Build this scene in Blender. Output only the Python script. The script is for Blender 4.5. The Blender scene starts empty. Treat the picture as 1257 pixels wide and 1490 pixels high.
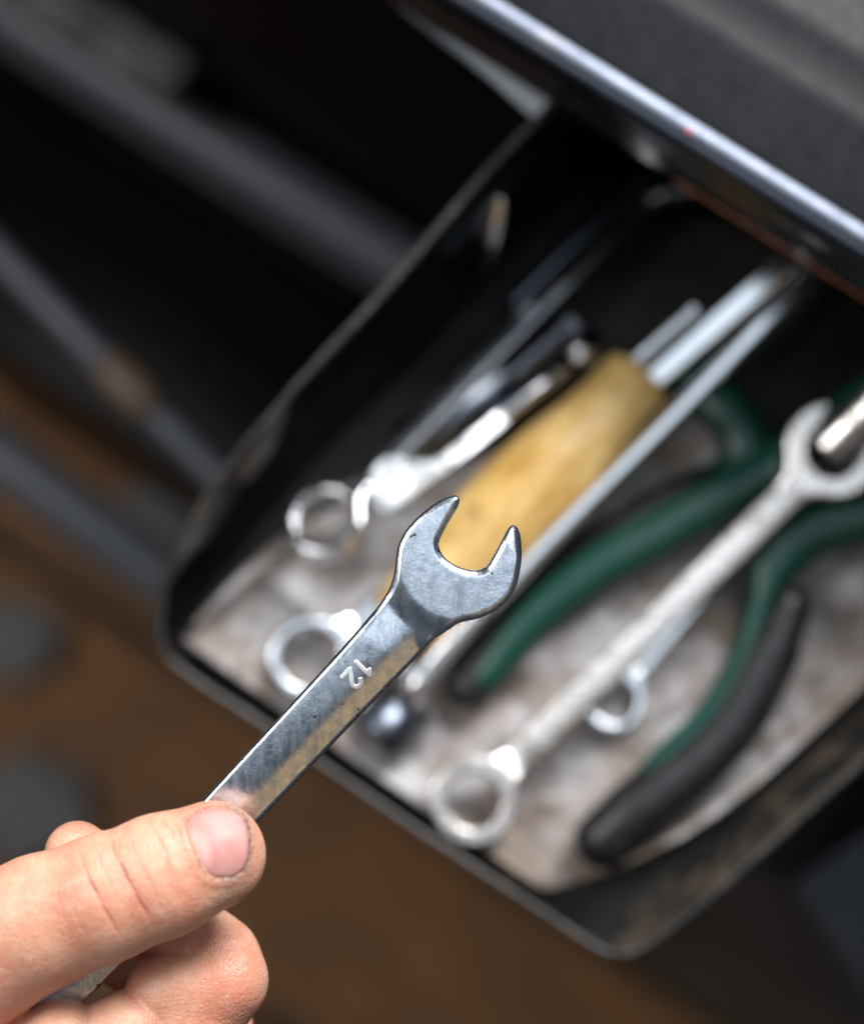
import bpy, bmesh, math, random
import numpy as np
from mathutils import Vector, Matrix, noise

random.seed(7)
scene = bpy.context.scene
COL = scene.collection
R = math.radians

# ------------------------------------------------------------------ camera
F_PX = 2646.0                       # focal length in photo pixels (photo is 1257 x 1490)
CAM_H, TILT = 0.56, 9.0             # metres above the drawer floor, degrees off straight down
FOCUS = 0.400
cd = bpy.data.cameras.new("camera")
cam = bpy.data.objects.new("camera", cd); COL.objects.link(cam)
cam.location = (0, 0, CAM_H); cam.rotation_euler = (R(TILT), 0, 0)
cd.sensor_fit = 'HORIZONTAL'; cd.sensor_width = 36.0; cd.lens = 36.0 * F_PX / 1257.0
cd.clip_start = 0.01; cd.clip_end = 50
cd.dof.use_dof = True; cd.dof.focus_distance = FOCUS; cd.dof.aperture_fstop = 4.9
scene.camera = cam
CAMM = Matrix.Translation((0, 0, CAM_H)) @ Matrix.Rotation(R(TILT), 4, 'X')

# ------------------------------------------------------------------ world, lamps, exposure
w = bpy.data.worlds.new("World"); scene.world = w; w.use_nodes = True
w.node_tree.nodes["Background"].inputs[0].default_value = (0.62, 0.78, 1.0, 1)
w.node_tree.nodes["Background"].inputs[1].default_value = 0.075

def lamp(name, loc, target, size, power, color, sy=None):
    d = bpy.data.lights.new(name, 'AREA'); d.shape = 'RECTANGLE'; d.size = size; d.size_y = sy or size
    d.energy = power; d.color = color
    o = bpy.data.objects.new(name, d); COL.objects.link(o); o.location = loc
    o.rotation_euler = (Vector(target) - Vector(loc)).to_track_quat('-Z', 'Y').to_euler()
    return o
lamp("window_light", (0.44, 0.93, 0.95), (0, 0.05, 0.05), 0.62, 33, (0.96, 0.98, 1.0), 0.46)
lamp("side_fill", (-0.75, 0.25, 0.95), (0, 0.05, 0.0), 0.45, 7.5, (0.97, 0.98, 1.0), 0.45)  # added fill from the left for the hand and front sheen
lamp("overhead_fill", (0.22, 0.17, 1.40), (0.22, 0.17, 0.0), 1.0, 3.2, (0.78, 0.89, 1.0), 0.76)  # added unseen overhead light, mirrored by the flat chrome faces
lamp("warm_fill", (0.50, -0.72, 1.15), (0.0, 0.0, 0.1), 0.8, 0.62, (1.0, 0.64, 0.27), 0.55)  # added warm light for the gold reflection along the wrench shaft

vs = scene.view_settings
vs.view_transform = 'Standard'; vs.look = 'None'; vs.gamma = 1.0; vs.exposure = 0.0
vs.use_curve_mapping = False

# ------------------------------------------------------------------ helpers
def P(px, py, z):
    """world point at height z seen at photo pixel (px, py)"""
    d = CAMM.to_3x3() @ Vector(((px - 628.5) / F_PX, -(py - 745.0) / F_PX, -1.0))
    t = (z - CAM_H) / d.z
    return Vector((0, 0, CAM_H)) + d * t

def link(o, parent=None):
    COL.objects.link(o)
    if parent is not None: o.parent = parent
    return o

def thing(name, label, cat, loc=(0, 0, 0), group=None, matrix=None):
    o = bpy.data.objects.new(name, None); o.empty_display_size = 0.01
    link(o)
    if matrix is not None: o.matrix_world = matrix
    else: o.location = loc
    o['label'] = label; o['category'] = cat
    if group: o['group'] = group
    return o

def tag(o, label, cat, group=None):
    o['label'] = label; o['category'] = cat
    if group: o['group'] = group
    return o

def mesh_obj(name, verts, faces, mat, parent=None, smooth=True, normals=None):
    me = bpy.data.meshes.new(name)
    me.from_pydata([tuple(v) for v in verts], [], [tuple(f) for f in faces])
    me.update()
    if smooth: me.polygons.foreach_set('use_smooth', [True] * len(me.polygons))
    if normals is not None: me.normals_split_custom_set_from_vertices([tuple(n) for n in normals])
    if mat: me.materials.append(mat)
    return link(bpy.data.objects.new(name, me), parent)

def bm_obj(name, bm, mat, parent=None, smooth=True, autosmooth=None):
    me = bpy.data.meshes.new(name)
    bmesh.ops.recalc_face_normals(bm, faces=bm.faces)
    if autosmooth:
        for e in bm.edges:
            if len(e.link_faces) == 2 and e.calc_face_angle(0) > autosmooth: e.smooth = False
    for f in bm.faces: f.smooth = smooth
    bm.to_mesh(me); bm.free()
    if mat: me.materials.append(mat)
    return link(bpy.data.objects.new(name, me), parent)

def box_bm(x0, x1, y0, y1, z0, z1, bevel=0.0, seg=3):
    bm = bmesh.new()
    bmesh.ops.create_cube(bm, size=1.0)
    for v in bm.verts:
        v.co = Vector(((x0 + x1) / 2 + v.co.x * (x1 - x0), (y0 + y1) / 2 + v.co.y * (y1 - y0), (z0 + z1) / 2 + v.co.z * (z1 - z0)))
    if bevel:
        bmesh.ops.bevel(bm, geom=list(bm.edges), offset=bevel, segments=seg, profile=0.5, affect='EDGES')
    return bm

def catmull(pts, n=8):
    pts = [Vector(p) for p in pts]; out = []
    for i in range(len(pts) - 1):
        p0 = pts[max(i - 1, 0)]; p1 = pts[i]; p2 = pts[i + 1]; p3 = pts[min(i + 2, len(pts) - 1)]
        for k in range(n):
            t = k / n
            out.append(0.5 * ((2 * p1) + (p2 - p0) * t + (2 * p0 - 5 * p1 + 4 * p2 - p3) * t * t + (3 * p1 - p0 - 3 * p2 + p3) * t ** 3))
    out.append(pts[-1]); return out

def tube_data(path, ra, rb=None, seg=16, up=Vector((0, 0, 1)), cap=True, rot=0.0):
    """elliptical sweep: ra is the half width across, rb the half height along 'up' (floats or lists)"""
    n = len(path); path = [Vector(p) for p in path]
    ra = ra if isinstance(ra, (list, tuple)) else [ra] * n
    rb = ra if rb is None else (rb if isinstance(rb, (list, tuple)) else [rb] * n)
    vs_, fs = [], []
    for i, p in enumerate(path):
        t = (path[min(i + 1, n - 1)] - path[max(i - 1, 0)]).normalized()
        s = t.cross(up)
        s = s.normalized() if s.length > 1e-6 else Vector((1, 0, 0))
        u = s.cross(t)
        for k in range(seg):
            a = 2 * math.pi * k / seg + rot
            vs_.append(p + s * (math.cos(a) * ra[i]) + u * (math.sin(a) * rb[i]))
    for i in range(n - 1):
        for k in range(seg):
            a, b = i * seg + k, i * seg + (k + 1) % seg
            fs.append((a, b, b + seg, a + seg))
    if cap:
        fs.append(tuple(range(seg))[::-1]); fs.append(tuple((n - 1) * seg + k for k in range(seg)))
    return vs_, fs

def tube(name, path, ra, rb=None, mat=None, parent=None, seg=16, smooth=True, up=Vector((0, 0, 1)), rot=0.0, round_caps=True):
    path = [Vector(p) for p in path]; n = len(path)
    ra = list(ra) if isinstance(ra, (list, tuple)) else [ra] * n
    rb = list(ra) if rb is None else (list(rb) if isinstance(rb, (list, tuple)) else [rb] * n)
    if round_caps:
        t0 = (path[0] - path[1]).normalized(); t1 = (path[-1] - path[-2]).normalized()
        a0, b0, a1, b1 = ra[0], rb[0], ra[-1], rb[-1]
        pre, prea, preb, post, posta, postb = [], [], [], [], [], []
        for k in range(1, 6):
            th = k / 5 * math.pi / 2 * 0.98
            pre.insert(0, path[0] + t0 * math.sin(th) * min(a0, b0)); prea.insert(0, a0 * math.cos(th)); preb.insert(0, b0 * math.cos(th))
            post.append(path[-1] + t1 * math.sin(th) * min(a1, b1)); posta.append(a1 * math.cos(th)); postb.append(b1 * math.cos(th))
        path = pre + path + post; ra = prea + ra + posta; rb = preb + rb + postb
    v, f = tube_data(path, ra, rb, seg, up, True, rot)
    return mesh_obj(name, v, f, mat, parent, smooth)

def lathe(name, prof, mat, parent=None, seg=32, smooth=True):
    """profile of (x, r) pairs turned around the local x axis"""
    vs_, fs = [], []
    for x, r in prof:
        for k in range(seg):
            a = 2 * math.pi * k / seg
            vs_.append((x, r * math.cos(a), r * math.sin(a)))
    for i in range(len(prof) - 1):
        for k in range(seg):
            a, b = i * seg + k, i * seg + (k + 1) % seg
            fs.append((a, a + seg, b + seg, b))
    fs.append(tuple(range(seg))); fs.append(tuple((len(prof) - 1) * seg + k for k in range(seg))[::-1])
    return mesh_obj(name, vs_, fs, mat, parent, smooth)

def frame(a, b, roll=0.0):
    """matrix at a with local x towards b and local z as near to world up as it can be"""
    x = (b - a).normalized(); y = Vector((0, 0, 1)).cross(x).normalized(); z = x.cross(y)
    m = Matrix((x, y, z)).transposed().to_4x4()
    return Matrix.Translation(a) @ m @ Matrix.Rotation(roll, 4, 'X')

# ---- surface nets over a signed distance function (units: mm)
def surface_nets(f, lo, hi, step, sparse=False):
    lo = np.array(lo, float); hi = np.array(hi, float)
    n = np.ceil((hi - lo) / step).astype(int) + 1
    ax = [lo[i] + step * np.arange(n[i]) for i in range(3)]
    V = np.empty(tuple(n), np.float32)
    if sparse:
        B = 6; nc = -(-n // B); half = step * (B - 1) / 2
        cs = [lo[i] + half + step * B * np.arange(nc[i]) for i in range(3)]
        Vc = f(cs[0][:, None, None], cs[1][None, :, None], cs[2][None, None, :]).astype(np.float32)
        near = np.abs(Vc) < step * B * 1.25
        up = lambda q: np.repeat(np.repeat(np.repeat(q, B, 0), B, 1), B, 2)[:n[0], :n[1], :n[2]]
        V[:] = up(Vc); w_ = np.argwhere(up(near))
        for k0 in range(0, len(w_), 400000):
            q = w_[k0:k0 + 400000]
            V[q[:, 0], q[:, 1], q[:, 2]] = f(ax[0][q[:, 0]], ax[1][q[:, 1]], ax[2][q[:, 2]])
    for k0 in ([] if sparse else range(0, n[0], 24)):
        V[k0:k0 + 24] = f(ax[0][k0:k0 + 24, None, None], ax[1][None, :, None], ax[2][None, None, :])
    I = V < 0
    cnt = np.zeros(tuple(n - 1), np.int8)
    offs = [(a, b, c) for a in (0, 1) for b in (0, 1) for c in (0, 1)]
    for a, b, c in offs:
        cnt += I[a:n[0] - 1 + a, b:n[1] - 1 + b, c:n[2] - 1 + c]
    act = (cnt > 0) & (cnt < 8)
    idx = -np.ones(tuple(n - 1), np.int64)
    cells = np.argwhere(act); idx[act] = np.arange(len(cells))
    cv = np.stack([V[cells[:, 0] + a, cells[:, 1] + b, cells[:, 2] + c] for a, b, c in offs], 1)
    acc = np.zeros((len(cells), 3)); num = np.zeros(len(cells))
    for i in range(8):
        for j in range(i + 1, 8):
            d = np.array(offs[j]) - np.array(offs[i])
            if np.abs(d).sum() != 1: continue
            m = (cv[:, i] < 0) != (cv[:, j] < 0)
            t = np.where(m, cv[:, i] / np.where(m, cv[:, i] - cv[:, j], 1), 0)
            acc += np.where(m[:, None], np.array(offs[i]) + t[:, None] * d, 0); num += m
    pts = lo + (cells + acc / num[:, None]) * step
    faces = []
    for axis in range(3):
        s0 = [slice(None)] * 3; s1 = [slice(None)] * 3
        s0[axis] = slice(0, -1); s1[axis] = slice(1, None)
        A, B = I[tuple(s0)], I[tuple(s1)]
        o1, o2 = [(1, 2), (2, 0), (0, 1)][axis]
        e = np.argwhere(A != B)
        e = e[(e[:, o1] > 0) & (e[:, o2] > 0) & (e[:, o1] < n[o1] - 1) & (e[:, o2] < n[o2] - 1)]
        ins = A[e[:, 0], e[:, 1], e[:, 2]]
        def c(d1, d2):
            q = e.copy(); q[:, o1] += d1; q[:, o2] += d2
            return idx[q[:, 0], q[:, 1], q[:, 2]]
        q = np.stack([c(-1, -1), c(0, -1), c(0, 0), c(-1, 0)], 1)
        q[~ins] = q[~ins][:, ::-1]
        faces.append(q)
    faces = np.concatenate(faces)
    def ev(p): return f(p[:, 0], p[:, 1], p[:, 2])
    def grad(p, h=0.02):
        g = np.zeros_like(p)
        for i in range(3):
            d = np.zeros(3); d[i] = h
            g[:, i] = (ev(p + d) - ev(p - d)) / (2 * h)
        return g
    for _ in range(1):
        g = grad(pts); g2 = np.maximum((g * g).sum(1), 0.05)
        mv = -(ev(pts) / g2)[:, None] * g
        L = np.linalg.norm(mv, axis=1, keepdims=True)
        pts = pts + mv * np.minimum(1, 0.5 * step / np.maximum(L, 1e-9))
    g = grad(pts); nr = g / np.maximum(np.linalg.norm(g, axis=1, keepdims=True), 1e-9)
    return pts, faces, nr

def sub_mesh(name, pts, faces, nr, mask, mat, parent, scale=0.001):
    f = faces[mask]; used = np.unique(f); mp = -np.ones(len(pts), int); mp[used] = np.arange(len(used))
    return mesh_obj(name, pts[used] * scale, mp[f], mat, parent, True, nr[used])

def smin(a, b, k):
    h = np.clip(0.5 + 0.5 * (b - a) / k, 0, 1)
    return b * (1 - h) + a * h - k * h * (1 - h)
def smax(a, b, k): return -smin(-a, -b, k)
def sstep(a, b, x):
    t = np.clip((x - a) / (b - a), 0, 1); return t * t * (3 - 2 * t)
def seg_d2(x, y, ax, ay, bx, by):
    dx, dy = bx - ax, by - ay
    t = np.clip(((x - ax) * dx + (y - ay) * dy) / (dx * dx + dy * dy), 0, 1)
    return np.sqrt((x - ax - t * dx) ** 2 + (y - ay - t * dy) ** 2)
def poly_sdf(x, y, poly):
    d = np.full(np.broadcast(x, y).shape, 1e9); ins = np.zeros(d.shape, bool)
    n = len(poly)
    for i in range(n):
        ax, ay = poly[i]; bx, by = poly[(i + 1) % n]
        d = np.minimum(d, seg_d2(x, y, ax, ay, bx, by))
        if ay != by:
            c = ((ay > y) != (by > y)) & (x < (bx - ax) * (y - ay) / (by - ay) + ax)
            ins ^= c
    return np.where(ins, -d, d)
def extrude(d2, z, half, r):
    a = d2 + r; b = np.abs(z) - half + r
    return np.minimum(np.maximum(a, b), 0) + np.sqrt(np.maximum(a, 0) ** 2 + np.maximum(b, 0) ** 2) - r
def cone(x, y, z, a, b, ra, rb):
    d = np.array(b) - np.array(a); L2 = (d * d).sum()
    t = np.clip(((x - a[0]) * d[0] + (y - a[1]) * d[1] + (z - a[2]) * d[2]) / L2, 0, 1)
    return np.sqrt((x - a[0] - t * d[0]) ** 2 + (y - a[1] - t * d[1]) ** 2 + (z - a[2] - t * d[2]) ** 2) - (ra + (rb - ra) * t)

# ------------------------------------------------------------------ materials
class NT:
    def __init__(s, name):
        s.m = bpy.data.materials.new(name); s.m.use_nodes = True
        s.t = s.m.node_tree; s.n = s.t.nodes; s.b = s.n["Principled BSDF"]
    def node(s, typ, **kw):
        n = s.n.new(typ)
        for k, v in kw.items():
            if k in n.inputs: n.inputs[k].default_value = v
            else: setattr(n, k, v)
        return n
    def link(s, a, b): s.t.links.new(a, b)
    def coord(s, scale=(1, 1, 1), rot=(0, 0, 0), out='Object'):
        c = s.node('ShaderNodeTexCoord'); mp = s.node('ShaderNodeMapping')
        mp.inputs['Scale'].default_value = scale; mp.inputs['Rotation'].default_value = rot
        s.link(c.outputs[out], mp.inputs[0]); return mp.outputs[0]
    def noise(s, vec, scale, detail=4, rough=0.55):
        n = s.node('ShaderNodeTexNoise'); n.inputs['Scale'].default_value = scale
        n.inputs['Detail'].default_value = detail; n.inputs['Roughness'].default_value = rough
        s.link(vec, n.inputs['Vector']); return n.outputs['Fac']
    def ramp(s, fac, stops):
        r = s.node('ShaderNodeValToRGB'); e = r.color_ramp.elements
        while len(e) < len(stops): e.new(0.5)
        for i, (p, c) in enumerate(stops):
            e[i].position = p; e[i].color = (c, c, c, 1) if not isinstance(c, tuple) else (*c, 1)
        s.link(fac, r.inputs[0]); return r.outputs[0]
    def mix(s, fac, a, b, mode='MIX'):
        n = s.node('ShaderNodeMix', data_type='RGBA', blend_type=mode)
        for v, i in ((fac, 0), (a, 6), (b, 7)):
            if hasattr(v, 'is_output'): s.link(v, n.inputs[i])
            elif i == 0: n.inputs[0].default_value = v
            else: n.inputs[i].default_value = (*v, 1)
        return n.outputs[2]
    def bump(s, h, strength, dist, prev=None):
        n = s.node('ShaderNodeBump'); n.inputs['Strength'].default_value = strength
        n.inputs['Distance'].default_value = dist; s.link(h, n.inputs['Height'])
        if prev is not None: s.link(prev, n.inputs['Normal'])
        return n.outputs[0]
    def set(s, **kw):
        for k, v in kw.items():
            k = k.replace('_', ' ')
            i = s.b.inputs[k]
            if hasattr(v, 'is_output'): s.link(v, i)
            elif isinstance(v, tuple) and len(v) == 3 and i.type == 'RGBA': i.default_value = (*v, 1)
            else: i.default_value = v
        return s.m

def mat_paint(name, base, rough=0.28, dust=(0.10, 0.085, 0.07), amount=0.35, scale=60):
    t = NT(name); v = t.coord()
    n1 = t.noise(v, scale, 6, 0.65); n2 = t.noise(v, scale * 9, 3, 0.6)
    d = t.ramp(n1, [(0.45, 0.0), (0.8, amount)])
    t.set(Base_Color=t.mix(d, base, dust), Roughness=t.ramp(n2, [(0.3, rough * 0.8), (0.75, rough * 1.35)]),
          Normal=t.bump(n2, 0.05, 0.0004), Specular_IOR_Level=0.5)
    return t.m

def mat_chrome(name, base=(0.78, 0.79, 0.81), rough=(0.10, 0.26), bump=0.06, scale=350, grime=0.25):
    t = NT(name); v = t.coord()
    n1 = t.noise(v, scale, 5, 0.6); n2 = t.noise(v, scale * 0.22, 4, 0.6); n3 = t.noise(v, scale * 5, 2, 0.5)
    g = t.ramp(n2, [(0.52, 0.0), (0.8, grime)])
    t.set(Base_Color=t.mix(g, base, (0.22, 0.17, 0.12)), Metallic=1.0,
          Roughness=t.ramp(n1, [(0.3, rough[0]), (0.72, rough[1])]),
          Normal=t.bump(n3, bump, 0.0002, t.bump(n1, bump, 0.0006)))
    return t.m

M_CHROME = mat_chrome("tool_chrome")
M_STEEL = mat_chrome("tool_steel_dull", (0.62, 0.60, 0.58), (0.22, 0.42), 0.12, 300, 0.5)
M_PINK = mat_chrome("tool_steel_satin", (0.88, 0.81, 0.76), (0.14, 0.42), 0.45, 330, 0.8)
M_DARKSTEEL = mat_chrome("tool_steel_dark", (0.12, 0.135, 0.165), (0.24, 0.40), 0.08, 300, 0.3)  # dark steel; also carries the drawer's shade on the deep rod and bolt
M_BLACK = mat_paint("black_enamel", (0.008, 0.009, 0.010), 0.06, (0.05, 0.045, 0.04), 0.08)
M_BLACK.node_tree.nodes["Principled BSDF"].inputs["Specular IOR Level"].default_value = 1.0
M_BLACKTOP = mat_paint("black_enamel_dusty", (0.009, 0.009, 0.0105), 0.34, (0.025, 0.025, 0.025), 0.25, 40)
M_BLACKTOP.node_tree.nodes["Principled BSDF"].inputs["Specular IOR Level"].default_value = 0.11
M_LIP = mat_paint("black_enamel_lip", (0.012, 0.012, 0.014), 0.20, (0.09, 0.09, 0.09), 0.1, 60)
M_FRONT = mat_paint("black_enamel_front", (0.0035, 0.0035, 0.004), 0.30, (0.012, 0.011, 0.010), 0.2, 25)
M_FRONT.node_tree.nodes["Principled BSDF"].inputs["Specular IOR Level"].default_value = 0.05
M_SHEEN = mat_paint("sheen_grey", (0.035, 0.037, 0.038), 0.6, (0.24, 0.24, 0.24), 0.8, 40)  # pale dusty grey with a brushed sheen put into the colour
M_WALLDUST = mat_paint("dusty_wall", (0.014, 0.013, 0.012), 0.45, (0.17, 0.125, 0.09), 0.8, 70)
M_TRIM = mat_chrome("polished_trim", (0.052, 0.057, 0.070), (0.26, 0.38), 0.05, 200, 0.35)
M_TRAY = mat_paint("tray_floor", (0.008, 0.0075, 0.007), 0.5, (0.05, 0.038, 0.028), 0.5, 45)
M_TRAY.node_tree.nodes["Principled BSDF"].inputs["Specular IOR Level"].default_value = 0.2
M_RED = mat_paint("red_fleck", (0.55, 0.03, 0.03), 0.5, (0.5, 0.05, 0.05), 0.2, 200)
M_RIM = mat_paint("worn_rim", (0.022, 0.019, 0.017), 0.42, (0.11, 0.085, 0.065), 0.8, 220)
M_RUST = mat_paint("rust", (0.20, 0.06, 0.02), 0.7, (0.32, 0.12, 0.05), 0.8, 300)
M_FLANGE = mat_paint("grey_flange", (0.42, 0.46, 0.50), 0.35, (0.3, 0.3, 0.3), 0.3, 40)
M_GREEN = mat_paint("green_rubber", (0.002, 0.044, 0.030), 0.32, (0.03, 0.06, 0.045), 0.4, 120)
M_RUBBER = mat_paint("black_rubber", (0.006, 0.006, 0.007), 0.36, (0.07, 0.06, 0.06), 0.4, 250)
M_BAR = mat_paint("grey_bar", (0.085, 0.09, 0.105), 0.42, (0.13, 0.12, 0.11), 0.4, 60)
M_PULL = mat_paint("satin_pull", (0.05, 0.05, 0.06), 0.45, (0.08, 0.07, 0.06), 0.4, 60)
M_BRASS = mat_paint("brass_collar", (0.14, 0.09, 0.055), 0.45, (0.2, 0.13, 0.08), 0.5, 200)
M_CRATE = mat_paint("slate_crate", (0.045, 0.05, 0.062), 0.5, (0.08, 0.08, 0.08), 0.4, 30)
M_RAG = mat_paint("grey_rag", (0.20, 0.185, 0.17), 0.9, (0.3, 0.27, 0.24), 0.5, 60)

def mat_liner():
    t = NT("grimy_liner"); v = t.coord()
    a = t.noise(v, 26, 6, 0.62); b = t.noise(v, 90, 5, 0.6); c = t.noise(v, 700, 3, 0.6)
    col = t.mix(t.ramp(a, [(0.42, 0.0), (0.62, 1.0)]), (0.40, 0.38, 0.38), (0.19, 0.14, 0.105))
    col = t.mix(t.ramp(b, [(0.50, 0.0), (0.68, 0.8)]), col, (0.14, 0.10, 0.072))
    t.set(Base_Color=col, Roughness=0.62, Normal=t.bump(c, 0.2, 0.0006, t.bump(b, 0.35, 0.002)))
    return t.m
M_LINER = mat_liner()

def mat_wood(name, c1, c2, c3, stretch=(6, 60, 60), rough=0.42, scale=4):
    t = NT(name); v = t.coord(stretch)
    a = t.noise(v, scale, 5, 0.6); b = t.noise(v, scale * 6, 4, 0.6); k = t.noise(t.coord(), 55, 3, 0.6)
    col = t.mix(t.ramp(a, [(0.35, 0.0), (0.65, 1.0)]), c1, c2)
    col = t.mix(t.ramp(b, [(0.5, 0.0), (0.78, 0.6)]), col, c3)
    col = t.mix(t.ramp(k, [(0.62, 0.0), (0.74, 0.8)]), col, c3)
    t.set(Base_Color=col, Roughness=rough, Normal=t.bump(b, 0.2, 0.0006))
    return t.m
M_WOOD = mat_wood("varnished_wood", (0.70, 0.48, 0.19), (0.46, 0.25, 0.055), (0.15, 0.075, 0.02), (14, 60, 60), 0.34)
M_PLANK = mat_wood("old_plank", (0.34, 0.15, 0.05), (0.19, 0.09, 0.036), (0.05, 0.03, 0.018), (3, 25, 25), 0.75)
M_GROUND = mat_paint("dirty_floor", (0.045, 0.034, 0.023), 0.8, (0.12, 0.08, 0.045), 0.9, 7)

# ------------------------------------------------------------------ the setting: floor and cabinet
g = mesh_obj("floor", [(-3, -3, -0.75), (3, -3, -0.75), (3, 3, -0.75), (-3, 3, -0.75)], [(0, 1, 2, 3)], M_GROUND, None, False)
g['kind'] = 'structure'

ZT, ZB = 0.100, 0.074
a_, b_ = P(650, 0, ZT), P(1257, 378, ZT)
vdir = (b_ - a_).normalized(); ndir = Vector((0, 0, 1)).cross(vdir)
CABM = Matrix((vdir, ndir, Vector((0, 0, 1)))).transposed().to_4x4(); CABM.translation = Vector((a_.x, a_.y, 0))
CABI = CABM.inverted()
cab = thing("tool_cabinet", "black enamelled steel tool cabinet with bright rolled top edge, its upper drawer pulled out", "cabinet", matrix=CABM)

def sweep(name, prof, x0, x1, mat, parent, nx=2):
    n = len(prof); v, f = [], []
    for i in range(nx):
        x = x0 + (x1 - x0) * i / (nx - 1)
        v += [(x, y, z) for y, z in prof]
    for i in range(nx - 1):
        for k in range(n):
            a, b = i * n + k, i * n + (k + 1) % n
            f.append((a, b, b + n, a + n))
    f.append(tuple(range(n))[::-1]); f.append(tuple((nx - 1) * n + k for k in range(n)))
    bm = bmesh.new(); bv = [bm.verts.new(p) for p in v]
    for q in f: bm.faces.new([bv[i] for i in q])
    return bm_obj(name, bm, mat, parent, True, R(25))

X0, X1 = -0.30, 0.42
# top sheet with faint pressed ribs behind the rolled edge
prof = [(0.40, ZT), (0.40, ZT - 0.004), (0.0090, ZT - 0.004)]
ribs = [(0.0090, ZT - 0.0015), (0.012, ZT - 0.0012), (0.030, ZT - 0.0012), (0.0325, ZT - 0.0009), (0.035, ZT - 0.0012), (0.046, ZT - 0.0012), (0.0485, ZT - 0.0009), (0.051, ZT - 0.0012), (0.39, ZT - 0.0012)]
sweep("top_sheet", prof + ribs, X0, X1, M_BLACKTOP, cab)
# rolled edge with two beads, and the lip below it
edge = [(0.0088, ZT - 0.0034), (0.0088, ZT - 0.0012), (0.0080, ZT - 0.0004), (0.0068, ZT), (0.0056, ZT + 0.0002), (0.0044, ZT + 0.0002), (0.0036, ZT - 0.0002), (0.0031, ZT - 0.0003), (0.0026, ZT), (0.0016, ZT - 0.0002), (0.0006, ZT - 0.0010), (0.0, ZT - 0.0024), (-0.0004, ZT - 0.0045), (-0.0003, ZT - 0.008), (0.0008, ZT - 0.0105), (0.0088, ZT - 0.0105)]
sweep("rolled_edge", edge, X0, X1, M_TRIM, cab)
sweep("front_lip", [(0.0015, ZT - 0.0107), (0.0008, ZT - 0.013), (0.0008, ZB + 0.001), (0.002, ZB), (0.02, ZB), (0.02, ZT - 0.0107)], X0, X1, M_LIP, cab)
v, f = tube_data([(0.075, 0.0012, ZB - 0.0004), (0.19, 0.0012, ZB - 0.0004)], 0.0006, 0.0006, 8)
mesh_obj("rust_line", v, f, M_RUST, cab)

def C(px, py, z): return CABI @ P(px, py, z)
rc = C(996, 201, ZT)
bm = bmesh.new(); bmesh.ops.create_icosphere(bm, subdivisions=2, radius=0.0007)
for v_ in bm.verts: v_.co = Vector((rc.x + v_.co.x * 1.3, 0.0046 + v_.co.y, ZT + 0.0002 + v_.co.z * 0.35))
bm_obj("paint_fleck", bm, M_RED, cab)
xl = C(800, 155, 0.066).x            # where the drawer's left side enters the cabinet
xr = xl + 0.235
FR0 = 0.012                          # front skin sits this far behind the lip
bm = box_bm(X0, xl - 0.006, FR0, FR0 + 0.004, -0.74, ZB - 0.0005, 0.001); bm_obj("front_panel", bm, M_FRONT, cab, True, R(30))
bm = box_bm(xr + 0.004, X1, FR0, FR0 + 0.004, -0.74, ZB - 0.0005, 0.001); bm_obj("front_panel", bm, M_FRONT, cab, True, R(30))
bm = box_bm(xl - 0.0058, xr + 0.0038, FR0, FR0 + 0.004, -0.74, -0.016, 0.001); bm_obj("front_panel", bm, M_FRONT, cab, True, R(30))
for nm, q in (("side_panel", (X0, X0 + 0.004, FR0 + 0.0042, 0.39, -0.74, ZT - 0.0045)), ("side_panel", (X1 - 0.004, X1, FR0 + 0.0042, 0.39, -0.74, ZT - 0.0045)),
              ("back_panel", (X0, X1, 0.391, 0.396, -0.74, ZT - 0.0045)), ("runner_shelf", (X0 + 0.005, X1 - 0.005, FR0 + 0.005, 0.39, -0.022, -0.018))):
    bm_obj(nm, box_bm(*q), M_FRONT, cab, False)
# pale flange between the lip and the drawer side
fa, fb, fc, fd = C(822, 134, 0.062), C(780, 172, 0.062), C(585, 0, 0.062), C(640, -5, 0.062)
q = [fa, fb, fc, fd]
ext = (fc - fb).normalized() * 0.2
q[2] = fc + ext * 0.3; q[3] = fd + ext * 0.3
for p in (q[0], q[3]): p.y = FR0 - 0.0005
vts = [Vector(p) for p in q] + [Vector((p.x, p.y, p.z - 0.0015)) for p in q]
mesh_obj("side_flange", vts, [(0, 1, 2, 3), (7, 6, 5, 4), (0, 4, 5, 1), (1, 5, 6, 2), (2, 6, 7, 3), (3, 7, 4, 0)], M_FLANGE, cab, False)
# closed lower drawers: plates with a rolled pull along the top
for i, zt in enumerate((-0.155, -0.305)):
    d = bpy.data.objects.new("closed_drawer", None); link(d, cab)
    bm_obj("front_plate", box_bm(X0 + 0.01, X1 - 0.01, FR0 - 0.010, FR0 - 0.0005, zt - 0.135, zt - 0.002, 0.003), M_FRONT, d, True, R(30))
    pts = []
    for k in range(15):
        a = R(200 - 220 * k / 14); pts.append((FR0 - 0.016 + 0.016 * math.cos(a), zt - 0.012 + 0.016 * math.sin(a)))
    if i == 0: sweep("pull_lip", pts, X0 + 0.012, X1 - 0.012, M_PULL, d)

bm_obj("plinth", box_bm(X0, X1, FR0 - 0.125, FR0 - 0.011, -0.74, -0.335, 0.004), M_FRONT, cab, True, R(30))
xs = C(310, 60, -0.12).x
bm_obj("sheen_ledge", box_bm(X0, xs, FR0 - 0.022, FR0 - 0.0006, -0.126, -0.118, 0.003), M_SHEEN, cab, True, R(30))  # added ledge, its pale colour stands in for sheen on the front

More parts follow.
